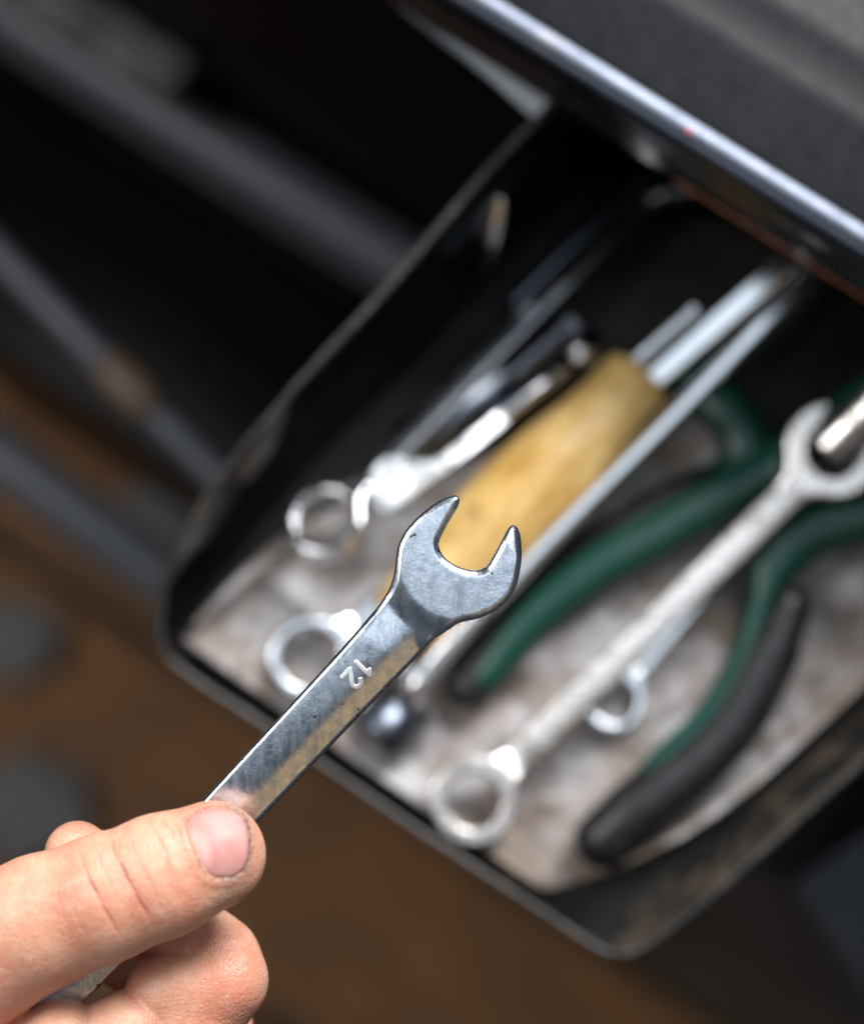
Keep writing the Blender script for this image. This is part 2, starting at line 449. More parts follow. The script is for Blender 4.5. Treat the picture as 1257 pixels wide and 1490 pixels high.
# ------------------------------------------------------------------ the open drawer
drw = thing("open_drawer", "black steel drawer pulled out from under the cabinet lip, full of tools", "drawer", P(560, 900, 0))
DI = Matrix.Translation(-Vector(drw.location))
def D(px, py, z): return DI @ P(px, py, z)
rim_l = catmull([D(*q) for q in ((232, 905, .028), (240, 850, .032), (264, 795, .037), (300, 727, .042), (350, 657, .048), (400, 599, .054), (450, 541, .058), (560, 424, .061), (700, 261, .064), (820, 133, .066), (1000, -75, .067))], 6)
flo_l = catmull([D(*q) for q in ((262, 925, 0), (290, 880, 0), (320, 840, 0), (360, 788, 0), (405, 733, 0), (450, 684, 0), (500, 632, 0), (610, 520, 0), (760, 360, 0), (880, 235, 0), (1060, 40, 0))], 6)
rim_f = catmull([D(*q) for q in ((232, 905, .028), (235, 940, .025), (265, 975, .022), (420, 1080, .021), (600, 1203, .021), (760, 1308, .021), (870, 1380, .021), (905, 1390, .022))], 6)
flo_f = catmull([D(*q) for q in ((262, 925, 0), (266, 938, 0), (285, 955, 0), (430, 1055, 0), (600, 1173, 0), (745, 1270, 0), (855, 1340, 0), (880, 1348, 0))], 6)
rim_r = catmull([D(*q) for q in ((905, 1390, .022), (945, 1372, .022), (1060, 1280, .024), (1257, 1105, .026), (1420, 960, .03), (1640, 760, .035))], 6)
flo_r = catmull([D(*q) for q in ((880, 1348, 0), (905, 1335, 0), (1010, 1245, 0), (1200, 1078, 0), (1370, 925, 0), (1580, 730, 0))], 6)
def wall(name, rim, flo, mat, outward):
    n = len(rim); v, f = [], []
    outw = Vector(outward).normalized() * 0.0014
    for r_, b_2 in zip(rim, flo):
        for t in (0, .25, .5, .75, 1.0):
            v.append(b_2.lerp(r_, t) - Vector((0, 0, 0.0015 * (1 - t))))
        for t in (1.0, 0.5, 0):
            v.append(b_2.lerp(r_, t) + outw - Vector((0, 0, 0.0028 * (1 - t))))
    for i in range(n - 1):
        for k in range(8):
            a, b = i * 8 + k, i * 8 + (k + 1) % 8
            f.append((a, b, b + 8, a + 8))
    bm = bmesh.new(); bv = [bm.verts.new(p) for p in v]
    for q in f: bm.faces.new([bv[i] for i in q])
    bm_obj(name, bm, mat, drw, True, R(40))
wall("side_wall", rim_l, flo_l, M_BLACK, -vdir)
wall("front_wall", rim_f, flo_f, M_BLACK, -ndir)
wall("side_wall", rim_r, flo_r, M_WALLDUST, vdir)
for nm, rm, rad in (("rim", rim_l, .0011), ("rim", rim_f, .0013), ("rim", rim_r, .0014)):
    pth = [p + Vector((noise.noise(p * 400) * .00025, noise.noise(p * 380 + Vector((5, 0, 0))) * .00025, .0004)) for p in rm]
    v, f = tube_data(pth, rad, rad, 10); mesh_obj(nm, v, f, M_RIM, drw)
fl = flo_f + flo_r[1:] + list(reversed(flo_l))[:-1]
bm = bmesh.new(); bm.faces.new([bm.verts.new(p - Vector((0, 0, .0012))) for p in fl]); bmesh.ops.triangulate(bm, faces=bm.faces)
bm_obj("drawer_floor", bm, M_TRAY, drw, False)

# crumpled liner
def liner():
    Lb = [(266, 932), (320, 862), (400, 785), (500, 735), (620, 690), (760, 640), (960, 560)]
    Rb = [(790, 1298), (905, 1262), (1012, 1206), (1090, 1150), (1200, 1050), (1330, 930), (1470, 800)]
    L3 = catmull([Vector((*p, 0)) for p in Lb], 20); R3 = catmull([Vector((*p, 0)) for p in Rb], 20)
    nu, nv = len(L3), 110; v, f = [], []
    def ridge(x, y, pts, w):
        best = 1e9
        for (ax, ay), (bx, by) in zip(pts, pts[1:]):
            dx, dy = bx - ax, by - ay
            t = max(0, min(1, ((x - ax) * dx + (y - ay) * dy) / (dx * dx + dy * dy)))
            best = min(best, math.hypot(x - ax - t * dx, y - ay - t * dy))
        return math.exp(-(best / w) ** 2)
    for i in range(nu):
        for j in range(nv):
            s = j / (nv - 1); p = L3[i].lerp(R3[i], s); x, y = p.x, p.y
            q = Vector((x, y, 0)) * 0.012
            h = 0.0024 + 0.0016 * noise.noise(q) + 0.0034 * abs(noise.noise(q * 0.9 + Vector((9, 3, 0)))) + 0.0012 * abs(noise.noise(q * 3.1))
            h += 0.009 * ridge(x, y, [(282, 905), (350, 845), (425, 785)], 17)
            h += 0.006 * ridge(x, y, [(275, 940), (420, 1035), (600, 1160), (770, 1280)], 26)
            h += 0.008 * ridge(x, y, Rb[1:], 20) + 0.004 * ridge(x, y, [(400, 850), (470, 900), (520, 1000)], 20)
            h += 0.004 * ridge(x, y, [(720, 980), (860, 900), (950, 800)], 28)
            v.append(DI @ P(x, y, max(h, 0.0006)))
    for i in range(nu - 1):
        for j in range(nv - 1):
            a = i * nv + j; f.append((a, a + 1, a + nv + 1, a + nv))
    o = mesh_obj("drawer_liner", [Vector(p) + Vector(drw.location) for p in v], f, M_LINER)
    m = o.modifiers.new("thickness", 'SOLIDIFY'); m.thickness = 0.0006; m.offset = -1
    tag(o, "crumpled grimy pale liner sheet covering the drawer floor", "liner")
liner()

# ------------------------------------------------------------------ tools in the drawer
def spanner(name, label, ring_px, open_px, zr, zo, mat, R1=12.0, r1=8.0, R2=13.5, jaw=13.0, w=4.2, roll=0.0, parts=True, group="spanners in the drawer", jaw_ang=15, hring=3.8):
    A, B = P(*ring_px, zr), P(*open_px, zo); L = (B - A).length * 1000
    ca, sa = math.cos(R(jaw_ang)), math.sin(R(jaw_ang))
    def f(x, y, z):
        rr = np.sqrt(x * x + y * y)
        d = smin(rr - R1, np.maximum(np.abs(y) - w, np.maximum(-x, x - L)), 4.0)
        hd = np.sqrt((x - L) ** 2 + y * y) - R2
        d = smin(d, hd, 5.0)
        th = np.arctan2(y, x) * 12
        d = smax(d, (r1 + 0.35 * np.abs(np.sin(th / 2))) - rr, 0.4)
        u, v_ = (x - L) * ca + y * sa, -(x - L) * sa + y * ca
        slot = np.maximum(np.abs(v_) - jaw / 2, np.minimum(-u - 1.0, 1e3))
        slot = smin(slot, np.sqrt((u + 1) ** 2 + v_ ** 2) - jaw / 2, 0.5)
        d = smax(d, -slot, 0.6)
        half = 2.3 + (hring - 2.3) * (1 - sstep(R1 - 1, R1 + 6, x)) + 0.9 * sstep(L - R2 - 7, L - R2 + 1, x) - 0.028 * np.minimum(y * y, 16) * sstep(R1, R1 + 5, x) * (1 - sstep(L - R2 - 6, L - R2, x))
        return extrude(d, z, half, 1.0)
    pts, fc, nr = surface_nets(f, (-R1 - 2, -max(R1, R2) - 2, -6), (L + R2 + 2, max(R1, R2) + 2, 6), 0.7)
    t = thing(name, label, "wrench", matrix=frame(A, B, roll), group=group)
    cx = pts[fc].mean(1)[:, 0]
    sub_mesh("ring_end", pts, fc, nr, cx < R1 + 1, mat, t)
    sub_mesh("shaft", pts, fc, nr, (cx >= R1 + 1) & (cx < L - R2 - 2), mat, t)
    sub_mesh("open_end", pts, fc, nr, cx >= L - R2 - 2, mat, t)
    return t

spanner("combination_spanner", "long pale satin steel spanner, ring end at the drawer front, open jaw at right edge", (690, 1165), (1212, 655), .0165, .0265, M_PINK, 12.9, 7.9, 14.5, 15, 4.6)
spanner("combination_spanner", "chrome ring spanner standing clear beside the glossy drawer side, mirrored in it", (476, 760), (985, 240), .024, .014, M_CHROME, 11.8, 8.3, 12.5, 12, 3.8, R(-20))
spanner("combination_spanner", "stubby chrome ring spanner with ring showing just left of the held wrench", (452, 958), (672, 790), .012, .010, M_CHROME, 12.4, 8.8, 10, 10, 3.6)
spanner("combination_spanner", "dull ring spanner mostly hidden beneath the held wrench and hooked rod", (560, 1005), (790, 800), .009, .006, M_STEEL, 10.2, 6.5, 11, 11, 3.4)
spanner("combination_spanner", "thin dull spanner lying under the long satin spanner, small bright ring peeking out", (893, 1020), (1135, 715), .007, .012, M_CHROME, 9.4, 6.2, 9, 9, 3.2)

def rod(name, label, cat, path, r, mat, seg=6, n=8, group=None, rot=0.0):
    pts = catmull([P(*q) for q in path], n)
    o0 = pts[0].copy()
    v, f = tube_data([p - o0 for p in pts], r, r, seg, rot=rot)
    o = mesh_obj(name, v, f, mat, None, seg > 8); o.location = o0
    if seg <= 8:
        m = o.modifiers.new("bevel", 'BEVEL'); m.width = r * 0.22; m.segments = 2; m.limit_method = 'ANGLE'; m.angle_limit = R(35)
    return tag(o, label, cat, group)
rod("hex_key", "long bright steel rod with hooked lower end beside the wooden handle", "hex key", ((588, 1050, .008), (591, 1032, .016), (604, 1003, .0215), (640, 955, .0225), (800, 785, .027), (980, 605, .032), (1100, 482, .0355), (1200, 380, .0385)), .0033, M_CHROME)
rod("hex_key", "short steel rod lying left of the file blade in the drawer", "hex key", ((924, 528, .030), (970, 487, .033), (1016, 448, .036)), .0030, M_CHROME)
rod("steel_rod", "dim steel bar deep in the dark of the drawer, left of centre", "rod", ((742, 448, .010), (862, 330, .010), (930, 262, .010)), .0032, M_DARKSTEEL, 12)  # darker steel puts the shade under the lip into the colour
rod("steel_rod", "thin steel rod right of the file blade, running under the lip", "rod", ((1072, 520, .008), (1195, 400, .008), (1290, 310, .008)), .0020, M_STEEL, 12)
rod("steel_rod", "thick pale rod end resting in the open jaw at right edge", "rod", ((1202, 655, .038), (1260, 602, .044), (1360, 505, .054)), .0060, M_PINK, 16)
rod("steel_rod", "slim added rod standing in for a reflection on the drawer side near the cabinet", "rod", ((704, 405, .012), (716, 345, .030), (728, 285, .044)), .0022, M_CHROME, 12)  # added in place of a bright reflection in the wall

# file with a wooden handle
A, B = P(572, 928, .0165), P(938, 548, .0185)
fm = frame(A, B); Lh = (B - A).length
t = thing("wood_handled_file", "file with varnished yellow wooden handle lying across the middle of the drawer", "file", matrix=fm)
prof = [(0, .0015), (.001, .0065), (.003, .0102), (.008, .0125), (Lh * .2, .0142), (Lh * .42, .0160), (Lh * .62, .0155), (Lh * .78, .0132), (Lh * .88, .0121), (Lh * .95, .0124), (Lh * .985, .0116), (Lh - .0005, .0092), (Lh, .004)]
pp = catmull([Vector((x, r_, 0)) for x, r_ in prof], 4)
lathe("handle", [(p.x, max(p.y, .0005)) for p in pp], M_WOOD, t, 40)
Bl = P(1168, 362, .037); fi = fm.inverted(); p0 = fi @ P(946, 556, .026); p1 = fi @ Bl; p2 = p1 + (p1 - p0) * 0.25
v, f = tube_data([p0, p0.lerp(p1, .5), p1, p2], [.0040, .0044, .0045, .0044], .0022, 4, rot=R(45))
o = mesh_obj("blade", v, f, M_CHROME, t, False); m = o.modifiers.new("bevel", 'BEVEL'); m.width = .0005; m.segments = 2

# flared flat tool + its slim shank
A, B = P(556, 725, .0285), P(735, 596, .0195)
fm = frame(A, B); fi = fm.inverted()
t = thing("flat_scraper", "bright steel scraper with wide flat end narrowing to a slim shank", "scraper", matrix=fm)
outl = [(548, 745), (538, 715), (540, 690), (556, 668), (580, 662), (606, 672), (640, 668), (700, 622), (735, 594), (745, 606), (690, 652), (630, 697), (578, 738), (560, 747)]
pl = [fi @ P(x, y, .0285 - .009 * max(0, min(1, (x - 556) / 179))) for x, y in outl]
bm = bmesh.new(); lo = [bm.verts.new((p.x, p.y, -.002)) for p in pl]; fc = bm.faces.new(lo)
ex = bmesh.ops.extrude_face_region(bm, geom=[fc])
for vv in ex['geom']:
    if isinstance(vv, bmesh.types.BMVert): vv.co.z = .0015
bmesh.ops.bevel(bm, geom=[e for e in bm.edges if e.calc_face_angle(0) > 1.0], offset=.0008, segments=2, affect='EDGES')
bm_obj("flat_blade", bm, M_CHROME, t, True, R(35))
tube("shank", [fi @ P(732, 603, .0193), fi @ P(800, 553, .017), fi @ P(850, 513, .012)], .0026, .0026, M_CHROME, t, 12)

def socket(name, label, a, b, r, mat, hole=0.62, cat="socket"):
    A, B = P(*a), P(*b); L = (B - A).length
    t = thing(name, label, cat, matrix=frame(A, B))
    prof = [(L * .35, r * hole * .8), (.0008, r * hole), (0, r * (hole + .06)), (0, r * .9), (.0008, r), (L * .45, r), (L * .5, r * .93), (L * .97, r * .93), (L, r * .84), (L, .0008)]
    lathe("barrel", prof, mat, t, 28)
    v, f = tube_data([(L * .12, 0, 0), (L * .18, 0, 0)], r * 1.02, r * 1.02, 28); mesh_obj("collar", v, f, mat, t)
    return t
socket("deep_socket", "dark blue-black deep socket lying above the flat scraper", (590, 655, .012), (745, 548, .012), .0085, M_DARKSTEEL)
socket("small_socket", "dark stubby socket at the drawer front beneath the held wrench", (545, 1076, .011), (600, 1020, .010), .0095, M_DARKSTEEL)
socket("small_socket", "tiny bright chrome socket deep in the drawer above the wooden handle", (838, 518, .026), (868, 488, .024), .0037, M_CHROME, 0.5)

# threaded bolt: a shank with turned thread rings
A, B = P(745, 548, .026), P(822, 484, .026); fm = frame(A, B); L = (B - A).length
t = thing("threaded_bolt", "short dark threaded bolt deep in the drawer left of the tiny socket", "bolt", matrix=fm)
prof = []
for k in range(12):
    x = L * k / 12; prof += [(x, .0028), (x + L / 40, .0036), (x + L / 24, .0036), (x + L / 16, .0028)]
lathe("thread", prof, M_DARKSTEEL, t, 18)  # darkened steel stands in for shade deep in the drawer
v, f = tube_data([(L, 0, 0), (L + .004, 0, 0)], .0045, .0045, 6); mesh_obj("head", v, f, M_DARKSTEEL, t, False)

# pliers with green and black grips
t = thing("pliers", "pliers with long bowed green and black rubber grips on the right of the drawer", "pliers", P(1180, 820, 0))
PI_ = Matrix.Translation(-Vector(t.location))
def Q(pts, n=8): return catmull([PI_ @ P(*q) for q in pts], n)
pa = Q(((705, 985, .011), (770, 905, .013), (860, 832, .015), (960, 775, .016), (1040, 728, .016), (1105, 690, .016), (1180, 640, .016), (1290, 560, .016)))
na = len(pa)
h = tube("handle", pa, [.0058 + .0014 * math.sin(math.pi * i / na) for i in range(na)], .0052, M_GREEN, t)
pb_ = Q(((676, 1003, .0100), (710, 950, .0100), (785, 863, .0100), (875, 794, .0100), (965, 739, .0100), (1026, 706, .0100)))
tube("grip", pb_, [.0068, .0074] + [.0066] * (len(pb_) - 2), .0058, M_RUBBER, h)  # black tip, plus a dark band put in for shade above the green
pc = Q(((895, 1185, .013), (965, 1105, .015), (1030, 1040, .015), (1080, 955, .015), (1105, 880, .015), (1130, 815, .015), (1180, 770, .015), (1300, 735, .015)))
nc = len(pc)
h = tube("handle", pc, [.0040 + .0050 * sstep(.55, .75, i / nc) for i in range(nc)], .0052, M_GREEN, t)
pd = Q(((878, 1222, .012), (930, 1175, .014), (1010, 1110, .014), (1070, 1045, .014), (1115, 960, .014), (1145, 885, .013)))
tube("grip", pd, [.0088] * 6 + [.0092] * (len(pd) - 12) + [.0076] * 6, .0088, M_RUBBER, h)
tube("jaw", [PI_ @ P(1290, 735, .015), PI_ @ P(1420, 560, .015), PI_ @ P(1520, 450, .014)], [.011, .012, .005], .006, M_DARKSTEEL, t)

o = tube("curved_haft", catmull([P(*q) for q in ((1000, 540, .006), (1045, 585, .008), (1078, 630, .009), (1082, 672, .009), (1040, 712, .008), (960, 760, .006))], 8), .0078, .0052, M_GREEN)  # curved green tool handle lying behind the pliers
tag(o, "dark green bent rubber hose behind the pliers grip, right of the hooked rod", "haft")

# ------------------------------------------------------------------ below the drawer
def beam(name, label, cat, a, b, r, mat, rb=None, seg=24, group=None):
    A, B = P(*a), P(*b); d = (B - A)
    t = thing(name, label, cat, matrix=frame(A, B), group=group)
    return t, d.length
t, L = beam("steel_rail", "thin grey steel rail with brass collar in the blur left of the drawer", "rail", (-40, 330, -.16), (420, 800, -.16), .006, M_BAR)
tube("bar", [(0, 0, 0), (L * .5, 0, 0), (L, 0, 0)], .0065, .0065, M_BAR, t, 20)
cx_ = (fi_ := t.matrix_world.inverted()) @ P(194, 560, -.16)
tube("collar", [(cx_.x - .008, 0, .002), (cx_.x + .008, 0, .002)], .0088, .0088, M_BRASS, t, 20)
t, L = beam("steel_tube", "thick dark steel tube in the blur below the thin rail", "tube", (-60, 618, -.24), (430, 985, -.26), .015, M_BAR)
tube("bar", [(0, 0, 0), (L * .5, 0, 0), (L, 0, 0)], .0135, .0135, M_BAR, t, 24)
# planks on the floor
pal = thing("wooden_pallet", "worn brown wooden pallet boards blurred on the floor below", "pallet", matrix=frame(P(-150, 880, -.725), P(760, 1500, -.725)))
pi = pal.matrix_world.inverted()
for k, (off, wd, dz) in enumerate(((.345, .150, 0), (.172, .172, .004), (-.005, .155, 0), (-.175, .150, .003), (-.345, .150, 0))):
    o = bm_obj("plank", box_bm(-.32, (.66, .50, .72, .58, .69)[k], off - wd / 2, off + wd / 2, -.012, .008 + dz, .003), M_PLANK, pal, True, R(30))
for yy in (-.1, .3):
    bm_obj("bearer", box_bm(yy, yy + .08, -.41, .41, -.0225, -.0125), M_PLANK, pal, False)
def rag(label, px, py, z, s, sd):
    c = P(px, py, z); bm = bmesh.new(); bmesh.ops.create_icosphere(bm, subdivisions=4, radius=s)
    for v in bm.verts:
        n = noise.fractal(v.co / s * 1.4 + Vector((sd, 0, 0)), 1.0, 2.0, 4)
        v.co *= 1 + 0.35 * n; v.co.z *= 0.35
    o = bm_obj("crumpled_rag", bm, M_RAG); o.location = c
    tag(o, label, "rag", "rags on the floor")
rag("crumpled grey rag on the pallet just left of the drawer corner", 215, 775, -.70, .030, 1)
rag("crumpled grey rag on the pallet near the left picture edge", 20, 930, -.70, .030, 4)
rag("crumpled grey rag on the pallet left of the hand", 45, 1180, -.70, .040, 9)
# slate crate lower right
A, B = P(1158, 1287, -.14), P(1330, 1540, -.14)
t = thing("slate_crate", "slate grey steel box corner in the blur at lower right", "box", matrix=frame(A, B))
ca_ = t.matrix_world.inverted() @ P(1330, 1020, -.14)
L = (B - A).length
bm_obj("body", box_bm(0, L, 0, max(.15, ca_.y), -.28, -.004, .002), M_CRATE, t, True, R(30))
bm_obj("lid", box_bm(-.002, L + .002, -.002, max(.152, ca_.y + .002), -.0035, .004, .0015), M_CRATE, t, True, R(30))

# ------------------------------------------------------------------ held wrench (local frame: photo plane at the focus distance, mm)
S = F_PX / (FOCUS * 1000)                       # photo pixels per mm at the focus plane
HELD = CAMM @ Matrix.Translation((0, 0, -FOCUS))
def Lm(px, py, z=0.0):
    k = (FOCUS * 1000 - z) / (FOCUS * 1000)
    return ((px - 628.5) / S * k, -(py - 745.0) / S * k)
head = [(668, 905), (645, 921), (631, 930), (612, 951), (594, 970), (512, 1054), (375, 1197), (230, 1348), (60, 1525), (-20, 1608),
        (-75, 1553), (5, 1470), (150, 1318), (290, 1170), (342, 1113), (425, 1023), (487, 955), (528, 908), (553, 879), (566, 858), (573, 838), (576, 815), (579, 793),
        (591, 770), (612, 748), (633, 732), (651, 723), (664, 720), (669, 726), (667, 736), (651, 762), (638, 788), (639, 799), (647, 812), (662, 823), (679, 829), (697, 830), (710, 823), (724, 798), (739, 769), (746, 763), (753, 767), (758, 781), (759, 812), (753, 848), (742, 871), (718, 891), (692, 901)]
def chaikin(p):
    o = []
    for i in range(len(p)):
        a, b = np.array(p[i]), np.array(p[(i + 1) % len(p)])
        o += [tuple(a * .8 + b * .2), tuple(a * .2 + b * .8)]
    return o
HP = [Lm(*p) for p in chaikin(head)]
hx, hy = Lm(668, 815); sdx, sdy = -0.6925, -0.7214      # shaft direction in local axes (y up)
rx, ry = Lm(-70, 1612)
def sp_(q, k): return k * np.log1p(np.exp(np.clip(q / k, -30, 30)))
def wrench_half(x, y):
    s = (x - hx) * sdx + (y - hy) * sdy; t = -(x - hx) * sdy + (y - hy) * sdx      # along / across the shaft
    r = np.sqrt((x - hx) ** 2 + (y - hy) ** 2); rr = np.sqrt((x - rx) ** 2 + (y - ry) ** 2)
    half = 3.1 - 1.05 * sstep(12.6, 18.5, r)
    shaft = sstep(17, 27, s)
    half = half + 0.55 * shaft - 0.004 * np.minimum(t * t, 40) * shaft
    lim = sstep(16.5, 21, s)
    sp = lambda q, k: k * np.log1p(np.exp(np.clip(q / k, -30, 30)))
    half = half - (0.27 * sp(t - 3.0, 0.85) + 0.20 * sp(-3.8 - t, 0.25)) * lim
    u = (x - Lm(746, 800)[0]) * 0.75 + (y - Lm(746, 800)[1]) * 0.66
    half = half - 0.42 * np.maximum(u, 0) * (x > Lm(700, 0)[0])
    return np.maximum(half, 0.9) + 1.3 * (1 - sstep(9, 14, rr))
def wrench_f(x, y, z):
    d = poly_sdf(x, y, HP)
    rr = np.sqrt((x - rx) ** 2 + (y - ry) ** 2)
    d = smin(d, rr - 9.8, 3.0); d = smax(d, 6.2 - rr, 0.4)
    s = (x - hx) * sdx + (y - hy) * sdy
    half = wrench_half(x, y) - 0.46 * sp_(d + 1.25 - 0.45 * sstep(14, 22, s), 0.10)
    return extrude(d, z, half, 0.55)
def wrench_grid(f):
    xs0, xs1 = rx - 11, Lm(762, 0)[0] + 1; ys0, ys1 = ry - 11, Lm(0, 716)[1] + 1
    return surface_nets(f, (xs0, ys0, -4.6), (xs1, ys1, 4.6), 0.36)

def mat_wrench():
    t = NT("held_chrome"); v = t.coord()
    fine = t.noise(v, 1700, 4, 0.75); mid = t.noise(v, 420, 6, 0.7); big = t.noise(v, 90, 5, 0.65)
    rub = t.noise(t.coord((1.6, 0.35, 1), (0, 0, R(-44))), 240, 6, 0.7)              # wear rubbed across the shaft
    sc = t.noise(t.coord((6.0, 0.10, 1), (0, 0, R(-20))), 700, 2, 0.6)
    sc2 = t.noise(t.coord((6.0, 0.12, 1), (0, 0, R(62))), 600, 2, 0.6)
    col = t.mix(t.ramp(mid, [(0.42, 0.0), (0.66, 0.75)]), (0.82, 0.86, 0.92), (0.46, 0.52, 0.61))
    col = t.mix(t.ramp(rub, [(0.50, 0.0), (0.66, 0.6)]), col, (0.32, 0.36, 0.42))
    spk = t.ramp(fine, [(0.64, 0.0), (0.70, 0.75)])
    col = t.mix(spk, col, (0.97, 0.97, 0.98))
    s1 = t.ramp(sc, [(0.685, 0.0), (0.71, 1.0)]); s2 = t.ramp(sc2, [(0.685, 0.0), (0.71, 1.0)])
    col = t.mix(t.mix(0.5, s1, s2), col, (0.95, 0.95, 0.96))
    pit = t.noise(v, 330, 2, 0.4)
    col = t.mix(t.ramp(pit, [(0.735, 0.0), (0.75, 0.9)]), col, (0.10, 0.055, 0.03))
    n = t.bump(fine, 0.16, 0.00008, t.bump(mid, 0.12, 0.00010, t.bump(big, 0.2, 0.0005)))
    n = t.bump(s1, 0.12, 0.00004, n); n = t.bump(s2, 0.12, 0.00004, n)
    t.set(Base_Color=col, Metallic=1.0, Roughness=t.ramp(rub, [(0.3, 0.16), (0.72, 0.36)]), Normal=n)
    return t.m
M_HELD = mat_wrench()
wr = thing("combination_wrench", "chrome combination wrench stamped 12 held up over the drawer", "wrench", matrix=HELD)
pts, fc, nr = wrench_grid(wrench_f)
cc = pts[fc].mean(1); sc_ = (cc[:, 0] - hx) * sdx + (cc[:, 1] - hy) * sdy
send = (rx - hx) * sdx + (ry - hy) * sdy
sub_mesh("open_end", pts, fc, nr, sc_ < 17, M_HELD, wr)
shaft_o = sub_mesh("shaft", pts, fc, nr, (sc_ >= 17) & (sc_ < send - 11), M_HELD, wr)
sub_mesh("ring_end", pts, fc, nr, sc_ >= send - 11, M_HELD, wr)
# stamped size figures
def stamp():
    ox, oy = Lm(521, 980); rxv = (sdx, sdy); upv = (-sdy * 1.0, sdx)      # reading direction runs down the shaft
    upv = (0.7214, -0.6925)
    def g(u, v): return (ox + rxv[0] * u + upv[0] * v, oy + rxv[1] * u + upv[1] * v)
    one = [(-2.5, 1.2), (-1.7, 2.1), (-1.7, -2.1)]
    two = [(0.35, 1.2), (0.7, 1.85), (1.5, 2.1), (2.3, 1.75), (2.5, 0.95), (2.1, 0.2), (0.9, -1.1), (0.35, -2.05), (2.75, -2.05)]
    segs = []
    for pl in (one, two):
        q = [g(*p) for p in pl]; segs += list(zip(q, q[1:]))
    zt = float(wrench_half(np.float64(ox), np.float64(oy)))
    def f(x, y, z):
        d = np.full(np.broadcast(x, y).shape, 1e9)
        for (ax, ay), (bx, by) in segs: d = np.minimum(d, seg_d2(x, y, ax, ay, bx, by))
        return extrude(d - 0.50, z - wrench_half(x, y), 0.24, 0.16)
    p, q, n = surface_nets(f, (ox - 5, oy - 5, zt - 1.6), (ox + 5, oy + 5, zt + 1.2), 0.13)
    sub_mesh("size_stamp", p, q, n, np.ones(len(q), bool), M_STAMP, shaft_o)
M_STAMP = mat_chrome("stamp_chrome", (0.97, 0.97, 0.98), (0.40, 0.52), 0.04, 900, 0.0)
stamp()

# ------------------------------------------------------------------ hand (same local frame, mm)
ZS = 0.80                                       # thumb is flatter than it is wide
def N3(px, py, z, zs=1.0):
    x, y = Lm(px, py, z); return (x, y, z / zs)
TH = [((-150, 1445, 2), 17.5), ((-40, 1392, 6), 16.0), ((60, 1342, 10), 14.2), ((150, 1308, 12.0), 13.4), ((235, 1275, 12.2), 13.0), ((308, 1245, 10.6), 11.6)]
THN = [(N3(*p, ZS), r) for p, r in TH]
def thumb_f(x, y, z):
    z = z / ZS; d = None
    for (a, ra), (b, rb) in zip(THN, THN[1:]):
        c = cone(x, y, z, a, b, ra, rb); d = c if d is None else smin(d, c, 2.0)
    return d * 0.86
def chain(x, y, z, nodes, k=1.5):
    d = None
    for (p, ra), (q, rb) in zip(nodes, nodes[1:]):
        c = cone(x, y, z, N3(*p), N3(*q), ra, rb); d = c if d is None else smin(d, c, k)
    return d
IDX_M = [((318, 1394, -8), 9.2), ((255, 1345, -11), 9.0), ((185, 1298, -11.5), 8.4), ((112, 1242, -10.0), 7.2)]
IDX_A = [((325, 1427, -5), 9.3), ((240, 1442, -3.5), 8.7)]
IDX_B = [((188, 1500, 0), 9.0), ((120, 1540, -1), 10.5), ((10, 1600, -6), 13)]
IDX_C = [((88, 1518, 3), 9.6), ((-20, 1590, 2), 12)]
IDX_E = [((325, 1427, -6), 9.3), ((270, 1500, -7), 11.5), ((120, 1590, -10), 12.5), ((-60, 1660, -14), 15)]
MID = [((-60, 1680, -26), 13), ((250, 1545, -22), 10.5), ((305, 1500, -24), 9.6), ((230, 1420, -26), 8.6), ((150, 1370, -26), 7.6)]
PALM = [((-150, 1450, -4), 18), ((-170, 1620, -16), 21), ((-330, 1640, -14), 25), ((-620, 1740, -14), 25)]
crx = lambda q: [Lm(px, py, 22) for px, py in q]
CREASES = [(crx([(150, 1222), (163, 1243), (180, 1270), (196, 1297), (211, 1325), (222, 1352)]), .42, .36),
           (crx([(108, 1240), (122, 1268), (140, 1298), (156, 1328), (168, 1352), (178, 1372)]), .38, .36),
           (crx([(205, 1200), (222, 1215), (238, 1238), (248, 1265), (246, 1300)]), .20, .36),
           (crx([(228, 1196), (246, 1216), (258, 1245)]), .16, .36),
           (crx([(176, 1213), (192, 1240), (212, 1268), (228, 1300), (234, 1330)]), .14, .36),
           (crx([(128, 1232), (146, 1262), (164, 1290), (180, 1318)]), .14, .36),
           (crx([(100, 1300), (112, 1335), (128, 1365)]), .14, .36),
           (crx([(80, 1290), (92, 1330), (100, 1360)]), .10, .36)]
NAILPX = [(269, 1194), (285, 1185), (308, 1180), (328, 1182), (345, 1190), (355, 1203), (360, 1220), (361, 1238), (359, 1255), (353, 1268), (343, 1275), (330, 1278), (315, 1277), (304, 1272), (296, 1258), (287, 1238), (277, 1214)]
NAIL = [Lm(px, py, 18) for px, py in NAILPX]
def polyline_d(x, y, pts):
    d = None
    for (ax, ay), (bx, by) in zip(pts, pts[1:]):
        c = seg_d2(x, y, ax, ay, bx, by); d = c if d is None else np.minimum(d, c)
    return d
BC = [Lm(*p, 2) for p in [(345, 1365), (310, 1367), (272, 1374), (240, 1386), (215, 1398)]]
